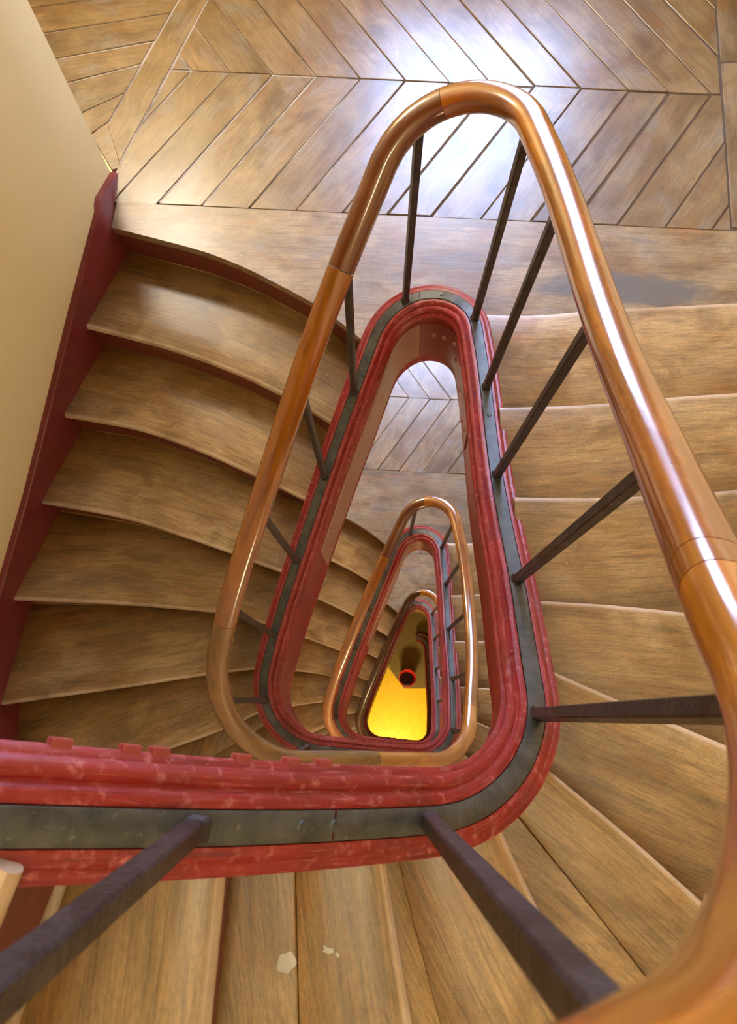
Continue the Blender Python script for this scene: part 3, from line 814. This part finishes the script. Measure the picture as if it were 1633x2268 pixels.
FLIGHT_LABEL = {0: 'nearest wooden stair flight with red string, climbing right from the top landing below the camera',
                1: 'curving wooden stair flight descending from the top landing along the cream wall',
                2: 'second wooden stair flight down, seen through the stairwell beyond the near red string',
                3: 'lowest dark stair flight at the bottom of the well above the yellow floor'}
flights = {}
SPLITS = {5: .80, 6: .50, 7: .72, 8: .52, 9: .80, 10: .80}
for turn in (0, 1, 2, 3):
    ap = bar_pt(np.array([float(turn)]))[0]
    fl = empty('stair_flight', FLIGHT_LABEL[turn], 'staircase', (0, 0, 0), 'stair flights winding round the well')
    flights[turn] = fl
    top = 16
    for kk in range(1, top + 1):
        a, b = tread_meshes(kk, turn, SPLITS.get(kk, 0.92))
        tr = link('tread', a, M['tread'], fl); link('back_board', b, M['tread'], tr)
        if turn == 0 and kk == 8: spot_tread = tr
    for kk in range(1, 18):
        link('riser', riser_mesh(kk, turn), M['riser'], fl)
    t0, t1 = turn - 1.0, float(turn)
    ts = trange(t0, t1)
    st = link('string', sweep_profile('string', ts, string_prof, bar_pt), M['red'] if turn < 3 else M['red_dark'], fl)  # darker red on the lowest string paints in the unlit bottom
    if turn > 0 or True:
        link('soffit_edge', sweep_profile('soffit_edge', ts, soffit_prof, bar_pt), M['soffit'], st)
    for (a, b) in ((0.0, .528), (.528, 1.0)):
        aa, bb = turn - 1 + a + 0.0002, turn - 1 + b - 0.0002
        if bb <= t0: continue
        link('flat_bar', sweep_profile('flat_bar', trange(max(aa, t0), bb), bar_prof, bar_pt, lean=False), M['bar'], st)
    # iron repair plate clasping the narrow end of the well, half on this flight and half on the one below
    link('repair_plate', sweep_profile('repair_plate', trange(turn - .155, turn - .0005), plate_prof, bar_pt), M['red_dark'], st)
    for (dt, z) in ((-.020, -.17), (-.036, -.17), (-.060, -.15), (-.066, -.24), (-.085, -.16), (-.098, -.26), (-.118, -.17), (-.130, -.27), (-.148, -.20)):
        f = float(np.interp((turn + dt) % 1.0, _ft, _fn)); on_string(BOLT, 'bolt_head', turn + dt, f - .009, z, st)
    if True:
        link('repair_plate', sweep_profile('repair_plate', trange(turn - 1 + .0005, turn - 1 + .215), plate_prof, bar_pt), M['plate'], st)  # left half in tan, its caught light put into the colour
        for (dt, z) in ((.075, -.19), (.083, -.27), (.125, -.19), (.137, -.26), (.155, -.30), (.19, -.17), (.205, -.26)):
            f = float(np.interp(dt, _ft, _fn)); on_string(BOLT, 'bolt_head', turn - 1 + dt, f - .009, z, st)
    # square nuts and screws
    for dt in (-.5290, -.5180, -.5130, -.4970, -.4860, -.4780):
        on_string(NUT, 'square_nut', turn + dt, -.0595, -.0475, st, 'b')
    for dt in (-.5560, -.4795, -.4720, -.30, -.16, -.02, -.70):
        if turn + dt > t0: on_string(SCREW, 'countersunk_screw', turn + dt, 0.0, 0.004, st, 'b')
    # red wall string: its top edge runs a hand above the noses
    if True:
        ends = [];
        cs = np.concatenate([[0], np.cumsum(np.linalg.norm(np.diff(WALL, axis=0), axis=1))])
        def arc_of(p):
            best = (1e9, 0)
            for i in range(len(WALL) - 1):
                a, b = WALL[i], WALL[i + 1]; e = b - a; u = np.clip(np.dot(p - a, e) / np.dot(e, e), 0, 1)
                dd = np.linalg.norm(a + e * u - p)
                if dd < best[0]: best = (dd, cs[i] + u * np.linalg.norm(e))
            return best[1]
        tips = []
        for kk in range(17, 0, -1):
            tip = nose_line(kk, turn)[-1]; tips.append(tip); ends.append((arc_of(tip), level(kk, turn)))
        zl = level(17, turn)
        S = [0.0, 0.19] + [e[0] for e in ends]; Zt = [zl + 0.012, zl + 0.115] + [e[1] + 0.115 for e in ends]
        Zb = [zl - 0.15, zl - 0.22] + [e[1] - 0.30 for e in ends]
        ss = np.unique(np.concatenate([np.linspace(S[0], S[-1], 90), np.array(S)]))
        V = []; UV = []
        q0 = [np.array([np.interp(S[i_], cs, WALL[:, 0]), np.interp(S[i_], cs, WALL[:, 1])]) for i_ in (0, 1)]
        path = np.array(q0 + tips)          # the board's face follows the ends of the treads
        wx = np.interp(ss, S, path[:, 0]); wy = np.interp(ss, S, path[:, 1])
        ox = np.interp(ss, cs, WOUT[:, 0]); oy = np.interp(ss, cs, WOUT[:, 1])
        zt = np.interp(ss, S, Zt); zb = np.interp(ss, S, Zb)
        for i in range(len(ss)):
            V += [(wx[i], wy[i], zb[i]), (wx[i], wy[i], zt[i] - .006), (wx[i] * .8 + ox[i] * .2, wy[i] * .8 + oy[i] * .2, zt[i]), (ox[i], oy[i], zt[i]), (ox[i], oy[i], zb[i])]
        F = grid_faces(len(ss), 5, close_v=True); F.append((0, 1, 2, 3, 4)); m = 5 * (len(ss) - 1); F.append((m + 4, m + 3, m + 2, m + 1, m))
        me = mesh_uv('wall_string', V, F, None, smooth=True); fix_normals(me); sharp(me, 35)
        link('wall_string', me, M['red_dark'], fl)

# dried lime drips on the eighth tread
def blob(name, x, y, z, rx, ry, seed):
    r = random.Random(seed); n = 18; V = [(0, 0, .0011)]
    for ring, (f, h) in enumerate(((.6, .0010), (1.0, .0001))):
        for q in range(n):
            a = 2 * math.pi * q / n; w = 1 + .18 * math.sin(2 * a + seed) + .10 * math.sin(5 * a + seed * 2)
            V.append((rx * f * w * math.cos(a), ry * f * w * math.sin(a), h))
    F = [(0, 1 + q, 1 + (q + 1) % n) for q in range(n)] + [(1 + q, 1 + n + q, 1 + n + (q + 1) % n, 1 + (q + 1) % n) for q in range(n)]
    return link(name, fix_normals(mesh_uv(name, V, F, None)), M['lime'], spot_tread, (x, y, z))
for (x, y, rx, ry, sd) in ((-.0932, -.278, .0095, .0125, 1), (-.0456, -.266, .0055, .004, 2), (-.036, -.270, .0025, .003, 3), (-.050, -.262, .002, .002, 4)):
    blob('lime_spot', x, y, level(8, 0) + .0006, rx, ry, sd)

# ------------------------------------------------------------------ handrails and balusters
def tube_mesh(name, ts, a, b, n=20, squash=2.3, dz=0.0, lens_cap=True):
    ts = np.asarray(ts, float); P = rail_pt(ts)
    T = unit(rail_pt(ts + .003) - rail_pt(ts - .003))
    Z = np.array([0, 0, 1.0])
    N = unit(np.cross(T, Z)); B = np.cross(N, T)
    flip = (np.sum(N[:, :2] * outward(ts), axis=1) < 0)
    N[flip] *= -1
    L = np.concatenate([[0], np.cumsum(np.linalg.norm(np.diff(P, axis=0), axis=1))])
    V = []; UV = []
    for i in range(len(ts)):
        for q in range(n):
            an = 2 * math.pi * q / n; c, s = math.cos(an), math.sin(an)
            x = a * math.copysign(abs(c) ** (2 / squash), c); y = b * math.copysign(abs(s) ** (2 / squash), s)
            if y < -b * .8: y = -b * .8
            V.append(P[i] + N[i] * x + B[i] * (y + dz)); UV.append((L[i], q / n * 0.2 if q <= n / 2 else (n - q) / n * 0.2))
    F = grid_faces(len(ts), n, close_v=True)
    F.append(tuple(range(n))); F.append(tuple(range(len(ts) * n - 1, (len(ts) - 1) * n - 1, -1)))
    me = mesh_uv(name, V, F, UV, smooth=True); fix_normals(me); sharp(me, 50); return me

RAIL_LABEL = {0: 'thick varnished handrail on black iron balusters, nearest the camera at the right',
              1: 'handrail and iron balusters going down from the rounded top bend along the left flight',
              2: 'smaller orange handrail loop seen inside the near red string, one storey down',
              3: 'dark brown handrail loop deepest in the stairwell, framing the yellow floor'}
SECT = [(0.0, .105, 'rail_brown'), (.105, .315, 'rail_orange'), (.315, .50, 'rail_dull'), (.50, .658, 'rail_amber'), (.658, .6645, 'rail_orange'), (.6645, 1.0, 'rail_bright')]
# base, top of every baluster as fractions of one turn
BALS = [(.0130, .0165), (.0950, .0975), (.1617, .1655), (.2337, .2400), (.3025, .3047), (.3655, .3664), (.430, .430),
        (.4990, .4990), (.5546, .5556), (.6294, .6300), (.7044, .7042), (.7861, .7900), (.8660, .8695), (.9365, .9332)]
def baluster_mesh(p0, p1, t, w=0.0195):
    A = Vector(p0); Bv = Vector(p1); ax = (Bv - A).normalized()
    o2 = outward(np.array([t]))[0]; N = Vector((o2[0], o2[1], 0)); N = (N - ax * N.dot(ax)).normalized(); T = ax.cross(N)
    L = (Bv - A).length; h = w / 2; V = []
    rings = [(-0.004, 1.30), (0.003, 1.30), (0.010, 1.0), (L * 0.33, 1.0), (L * 0.66, 1.0), (L, 1.0)]
    c = 0.22
    for (z, s) in rings:
        r = h * s
        for (x, y) in ((r, r * (1 - c)), (r * (1 - c), r), (-r * (1 - c), r), (-r, r * (1 - c)), (-r, -r * (1 - c)), (-r * (1 - c), -r), (r * (1 - c), -r), (r, -r * (1 - c))):
            V.append(A + ax * z + N * x + T * y)
    F = grid_faces(len(rings), 8, close_v=True); F.append(tuple(range(8))); F.append(tuple(range(len(rings) * 8 - 1, (len(rings) - 1) * 8 - 1, -1)))
    me = mesh_uv('baluster', V, F, None, smooth=False); fix_normals(me); return me
for turn in (0, 1, 2, 3):
    rl = empty('stair_railing', RAIL_LABEL[turn], 'railing', (0, 0, 0), 'railings winding round the well')
    t00 = turn - 1.0
    for (a, b, mt) in SECT:
        aa, bb = turn - 1 + a + 0.00015, turn - 1 + b - 0.00015
        if bb <= t00 + 0.01: continue
        aa = max(aa, t00)
        mname = mt
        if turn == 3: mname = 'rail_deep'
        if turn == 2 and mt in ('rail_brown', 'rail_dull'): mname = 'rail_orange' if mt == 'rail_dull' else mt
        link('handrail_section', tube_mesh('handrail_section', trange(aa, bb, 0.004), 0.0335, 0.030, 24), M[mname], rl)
    link('rail_core_strip', tube_mesh('rail_core_strip', trange(t00, turn), 0.012, 0.004, 8, 4, -0.0265), M['iron'], rl)
    for (tb, tp) in BALS:
        tb2, tp2 = turn - 1 + tb, turn - 1 + tp
        if tb2 < t00 + 0.005: continue
        p0 = bar_pt(np.array([tb2]))[0] + np.array([0, 0, 0.003]); p1 = rail_pt(np.array([tp2]))[0] - np.array([0, 0, 0.018])
        link('baluster', baluster_mesh(p0, p1, tb2), M['iron'], rl)

# ------------------------------------------------------------------ landings
def clip_half(P, a, n):
    """keep the side where (p-a).n >= 0"""
    out = []
    for i in range(len(P)):
        p, q = P[i], P[(i + 1) % len(P)]
        dp, dq = np.dot(p - a, n), np.dot(q - a, n)
        if dp >= 0: out.append(p)
        if dp * dq < 0: out.append(p + (q - p) * dp / (dp - dq))
    return out
def inset(P, d):
    P = [np.asarray(p, float) for p in P]; n = len(P); R = P
    area = sum(P[i][0] * P[(i + 1) % n][1] - P[(i + 1) % n][0] * P[i][1] for i in range(n))
    s = 1 if area > 0 else -1
    for i in range(n):
        e = P[(i + 1) % n] - P[i]; l = np.linalg.norm(e)
        if l < 1e-6: continue
        nn = np.array([-e[1], e[0]]) / l * s
        R = clip_half(R, P[i] + nn * d, nn)
        if len(R) < 3: return None
    return R
def board_mesh(name, P, zt, thick, grain, tilt=(0, 0), bev=0.003):
    """a flat board from an outline; uv runs along the grain direction"""
    P = [np.asarray(p, float) for p in P]
    c = sum(P) / len(P)
    g = np.asarray(grain, float); g = g / np.linalg.norm(g); h = np.array([-g[1], g[0]])
    bm = bmesh.new(); uvl = bm.loops.layers.uv.new('UVMap')
    vs = [bm.verts.new((p[0] - c[0], p[1] - c[1], (p - c) @ np.array(tilt))) for p in P]
    f = bm.faces.new(vs)
    if f.normal.z < 0 or f.calc_area() == 0: f.normal_flip()
    f.normal_update()
    if f.normal.z < 0: f.normal_flip()
    r = bmesh.ops.extrude_face_region(bm, geom=[f])
    for v in r['geom']:
        if isinstance(v, bmesh.types.BMVert): v.co.z -= thick
    bmesh.ops.recalc_face_normals(bm, faces=bm.faces)
    if bev > 0:
        te = [e for e in bm.edges if all(abs(v.co.z - ((v.co.x * tilt[0]) + v.co.y * tilt[1])) < 1e-5 for v in e.verts)]
        bmesh.ops.bevel(bm, geom=te, offset=bev, segments=1, affect='EDGES')
    big = [q for q in bm.faces if len(q.verts) > 4]
    if big: bmesh.ops.triangulate(bm, faces=big)
    for fa in bm.faces:
        for lo in fa.loops:
            p = np.array(lo.vert.co[:2]); lo[uvl].uv = (float(p @ g), float(p @ h) + float(lo.vert.co.z) * 0.5)
    me = bpy.data.meshes.new(name); bm.to_mesh(me); bm.free()
    return me, (c[0], c[1], zt)

k = NT('joint_filler')
co = k.objco(); a = k.noise(co, 1.1, 3, 0.6); b = k.noise(co, 30, 3)
sx = k.new('ShaderNodeSeparateXYZ'); k.lk(co, sx.inputs[0])
k.base(k.mix(k.ramp(k.math('ADD', k.math('MULTIPLY', sx.outputs[0], -0.22), k.math('ADD', k.math('MULTIPLY', a, 0.8), k.math('MULTIPLY', b, 0.2))), [(0.50, 0.0), (0.62, 1.0)]), (0.12, 0.085, 0.06), (0.60, 0.55, 0.50)))
k.rough(0.9); M['joint'] = k.m

BORD = (np.array([-.76, 1.772]), np.array([1.326, 1.661]))
SPIN = (np.array([-.675, 2.363]), np.array([1.354, 2.251]))
def y_on(L, x): return L[0][1] + (x - L[0][0]) * (L[1][1] - L[0][1]) / (L[1][0] - L[0][0])
KNOT = [-1.008, -.842, -.675, -.528, -.366, -.201, -.031, .142, .309, .470, .632, .808, .987, 1.142, 1.30, 1.47, 1.64, 1.81, 1.98]
R1 = (np.array([-.640, 2.683]), np.array([-.919, 1.943]))      # right edge of the strip beside the wall
L1 = (np.array([-.748, 2.706]), np.array([-.975, 2.13]))
def side(L, flip=1):
    e = L[1] - L[0]; n = np.array([-e[1], e[0]]); return L[0], n / np.linalg.norm(n) * flip
def planks():
    out = []
    ra, rn = side(R1, 1)
    if rn[0] < 0: rn = -rn
    for i in range(len(KNOT) - 1):
        a, b = KNOT[i], KNOT[i + 1]
        P = [(a, y_on(SPIN, a)), (b, y_on(SPIN, b)), (b - .405, y_on(BORD, b - .405)), (a - .405, y_on(BORD, a - .405))]
        out.append((P, (0.405, .59), 'A'))
        P = [(a, y_on(SPIN, a)), (b, y_on(SPIN, b)), (b - .415, y_on(SPIN, b - .415) + .60), (a - .415, y_on(SPIN, a - .415) + .60)]
        out.append((P, (-0.415, .60), 'B'))
    res = []
    for P, g, kd in out:
        P = [np.array(p, float) for p in P]
        P = clip_half(P, ra, rn)
        if len(P) < 3: continue
        P = clip_half(P, np.array([1.335, 2.2]), np.array([-1.0, 0.06]))
        if len(P) < 3: continue
        ar = abs(sum(P[i][0] * P[(i + 1) % len(P)][1] - P[(i + 1) % len(P)][0] * P[i][1] for i in range(len(P)))) / 2
        if ar < 0.002: continue
        res.append((P, g, 'plank'))
    # strip boards beside the wall
    d = unit(R1[0] - R1[1])
    top = R1[0] + d * 0.64; tl = L1[0] + unit(L1[0] - L1[1]) * 0.62
    res.append(([R1[1], top, tl, np.array([-.985, 2.105])], d, 'plank'))
    # boards running to the wall, left of the strip
    wl = (np.array([-1.391, 2.715]), WOUT[0])
    def wpt(y): return np.array([wl[0][0] + (y - wl[0][1]) * (wl[1][0] - wl[0][0]) / (wl[1][1] - wl[0][1]), y])
    cuts = [(2.075, 2.13), (2.165, 2.262), (2.30, 2.395), (2.415, 2.505), (2.535, 2.64), (2.66, 2.76), (2.79, 2.90), (2.93, 3.05), (3.07, 3.20)]
    prevw, prevs = np.array([-.945, 1.915]), np.array([-.905, 1.925])
    for (yw, ys) in cuts:
        e = L1[0] - L1[1]; sp = L1[1] + e * ((ys - L1[1][1]) / e[1])
        w = wpt(yw)
        res.append(([prevw, prevs, sp, w], sp - w, 'plank')); prevw, prevs = w, sp
    # margin boards under the window and along the right wall
    res.append(([np.array([-1.0, 2.985]), np.array([1.33, 2.845]), np.array([1.33, 3.29]), np.array([-1.05, 3.29])], (1, -.05), 'plank'))
    res.append(([np.array([1.306, 1.675]), np.array([1.60, 1.655]), np.array([1.60, 2.42]), np.array([1.349, 2.40])], (0.02, 1), 'plank'))
    res.append(([np.array([1.350, 2.405]), np.array([1.60, 2.425]), np.array([1.60, 3.25]), np.array([1.40, 3.25])], (0.02, 1), 'plank'))
    return res
PL = planks()
rng = random.Random(11)
PLM = []
for P, g, kd in PL:
    Q = inset(P, rng.choice([.0012, .0020, .0032, .0050]))
    if Q is None: continue
    PLM.append(board_mesh('plank', Q, 0, 0.02, g, (rng.uniform(-.006, .006), rng.uniform(-.006, .006)), 0.002))
for me, c in PLM: me.materials.append(M['plank'])

FLOOR_LABEL = {-1: 'landing of planks above the camera, at the head of the near flight',
               0: 'top landing of worn herringbone oak planks shining under window light',
               1: 'second landing of herringbone planks seen through the narrow end of the well',
               2: 'third landing of planks far down the well'}
for j in (-1, 0, 1, 2):
    sh = np.array([SHX, SHY]) * j
    z = FLOOR0 - STOREY * j
    nA = nose_line(17, j + 1); nB = nose_line(1, j)
    D = unit(nose_line(2, j) - nB); nBb = nB + D * 0.045
    # string outline between the two noses
    tt = np.linspace(j - .13, j + .09, 60); ring = plan_xy(tt) + outward(tt) * 0.030
    ia = np.argmin(np.linalg.norm(ring - nA[0], axis=1)); ib = np.argmin(np.linalg.norm(ring - nBb[0], axis=1))
    ringp = ring[min(ia, ib) + 1:max(ia, ib)]
    bl, br = np.array([-.905, 1.775]), np.array([1.62, y_on(BORD, 1.62)])
    wl = [nA[-1], np.array([-.918, 1.80]), np.array([-.865, 1.778 + sh[1] * 0])]
    outl = list(nA) + [np.array([-.912, 1.80]), np.array([-.870, 1.79]) + 0 * sh, BORD[0] * 0 + np.array([-.76, y_on(BORD, -.76)]) + sh * 0, br] + list(nBb[::-1]) + list(ringp)
    # slab under the planks
    fl = None
    base = [np.array([-.93, 1.955]), np.array([-.87, 1.79]), np.array([1.62, y_on(BORD, 1.62)]), np.array([1.62, 3.3]), np.array([-1.72, 3.3]), np.array([-1.40, 2.70])]
    me, c = board_mesh('floor', base, 0, 0.10, (1, 0), (0, 0), 0)
    fl = link('floor', me, M['joint'], None, (c[0], c[1], z - 0.004))
    tag(fl, FLOOR_LABEL[j], None, 'landings at the narrow end of the well', 'structure')
    for me, c in PLM:
        link('plank', me, None, fl, (c[0] - fl.location[0], c[1] - fl.location[1], 0.004 + rng.uniform(-.0008, .0008)))
    # long nosing board round the end of the well
    me, c = board_mesh('nosing_board', outl, 0, THK, (1, -.05), (0, 0), 0.0)
    if j == 0:
        g_ = np.array([1, -.05]); g_ /= np.linalg.norm(g_); q_ = np.array([.90, 1.43]) - np.array(c[:2])
        me.materials.append(landing_with_burr(float(q_ @ g_), float(q_ @ np.array([-g_[1], g_[0]]))))
    else: me.materials.append(M['landing'])
    link('nosing_board', me, None, fl, (c[0] - fl.location[0], c[1] - fl.location[1], 0.004))

# ------------------------------------------------------------------ body of the added fill panel in the ceiling
rf = empty('rooflight', 'milky square rooflight in the ceiling above the stairwell', 'skylight', (0.75, 0.3, ZC - 0.02))
bm = bmesh.new()
for s_ in (-1, 1):
    box_bm(bm, (s_ * .80, 0, -0.02), (0.06, 2.62, 0.06)); box_bm(bm, (0, s_ * 1.28, -0.02), (1.54, 0.06, 0.06))
link('frame', bm_mesh('frame', bm), M['white'], rf)
bm = bmesh.new(); box_bm(bm, (0, 0, 0.0), (1.54, 2.50, 0.01)); link('pane', bm_mesh('pane', bm), M['white'], rf)

# ------------------------------------------------------------------ ground floor
bm = bmesh.new(); box_bm(bm, (0, 1.05, ZG - 0.05), (4.4, 5.2, 0.1))
g = link('floor', bm_mesh('floor', bm), M['yellow']); tag(g, 'yellow linoleum ground floor at the bottom of the stairwell', None, None, 'structure')
# brown mat with one cut corner
me, c = board_mesh('door_mat', [(.300, .60), (.52, .30), (1.35, .30), (1.35, 1.70), (.300, 1.70)], 0, 0.012, (1, 0), (0, 0), 0.003)
me.materials.append(M['mat']); o = link('door_mat', me, None, None, (c[0], c[1], ZG + 0.0125)); tag(o, 'dark brown floor mat beside the yellow floor at the well bottom', 'mat')
bk = empty('bucket', 'small round red bucket on the brown mat at the foot of the stairs', 'bucket', (.56, .44, ZG + 0.0125))
def lathe(name, prof, n=28):
    V = []; m = len(prof)
    for q in range(n):
        a = 2 * math.pi * q / n
        for (r, z) in prof: V.append((r * math.cos(a), r * math.sin(a), z))
    F = grid_faces(n, m, close_u=True)
    return fix_normals(mesh_uv(name, V, F, None))
link('shell', sharp(lathe('shell', [(0.002, 0.0), (.085, 0.0), (.090, .01), (.118, .22), (.126, .225), (.126, .235), (.116, .235), (.086, .02), (.002, .016)])), M['bucket'], bk)
link('water', lathe('water', [(.002, .025), (.050, .025), (.0865, .025)]), M['hollow'], bk)  # dark disc painting in the bucket's shaded inside
V = []; n = 20
hp = [Vector((.124 * math.cos(math.pi * q / n), -.10 * math.sin(math.pi * q / n) , .225 + .03 * math.sin(math.pi * q / n))) for q in range(n + 1)]
for q, p in enumerate(hp):
    for a in range(6):
        r = .004; V.append(p + Vector((0, 0, 1)) * r * math.sin(a * math.pi / 3) + (p - Vector((0, 0, p.z))).normalized() * r * math.cos(a * math.pi / 3))
link('handle', fix_normals(mesh_uv('handle', V, grid_faces(n + 1, 6, close_v=True), None)), M['iron'], bk)
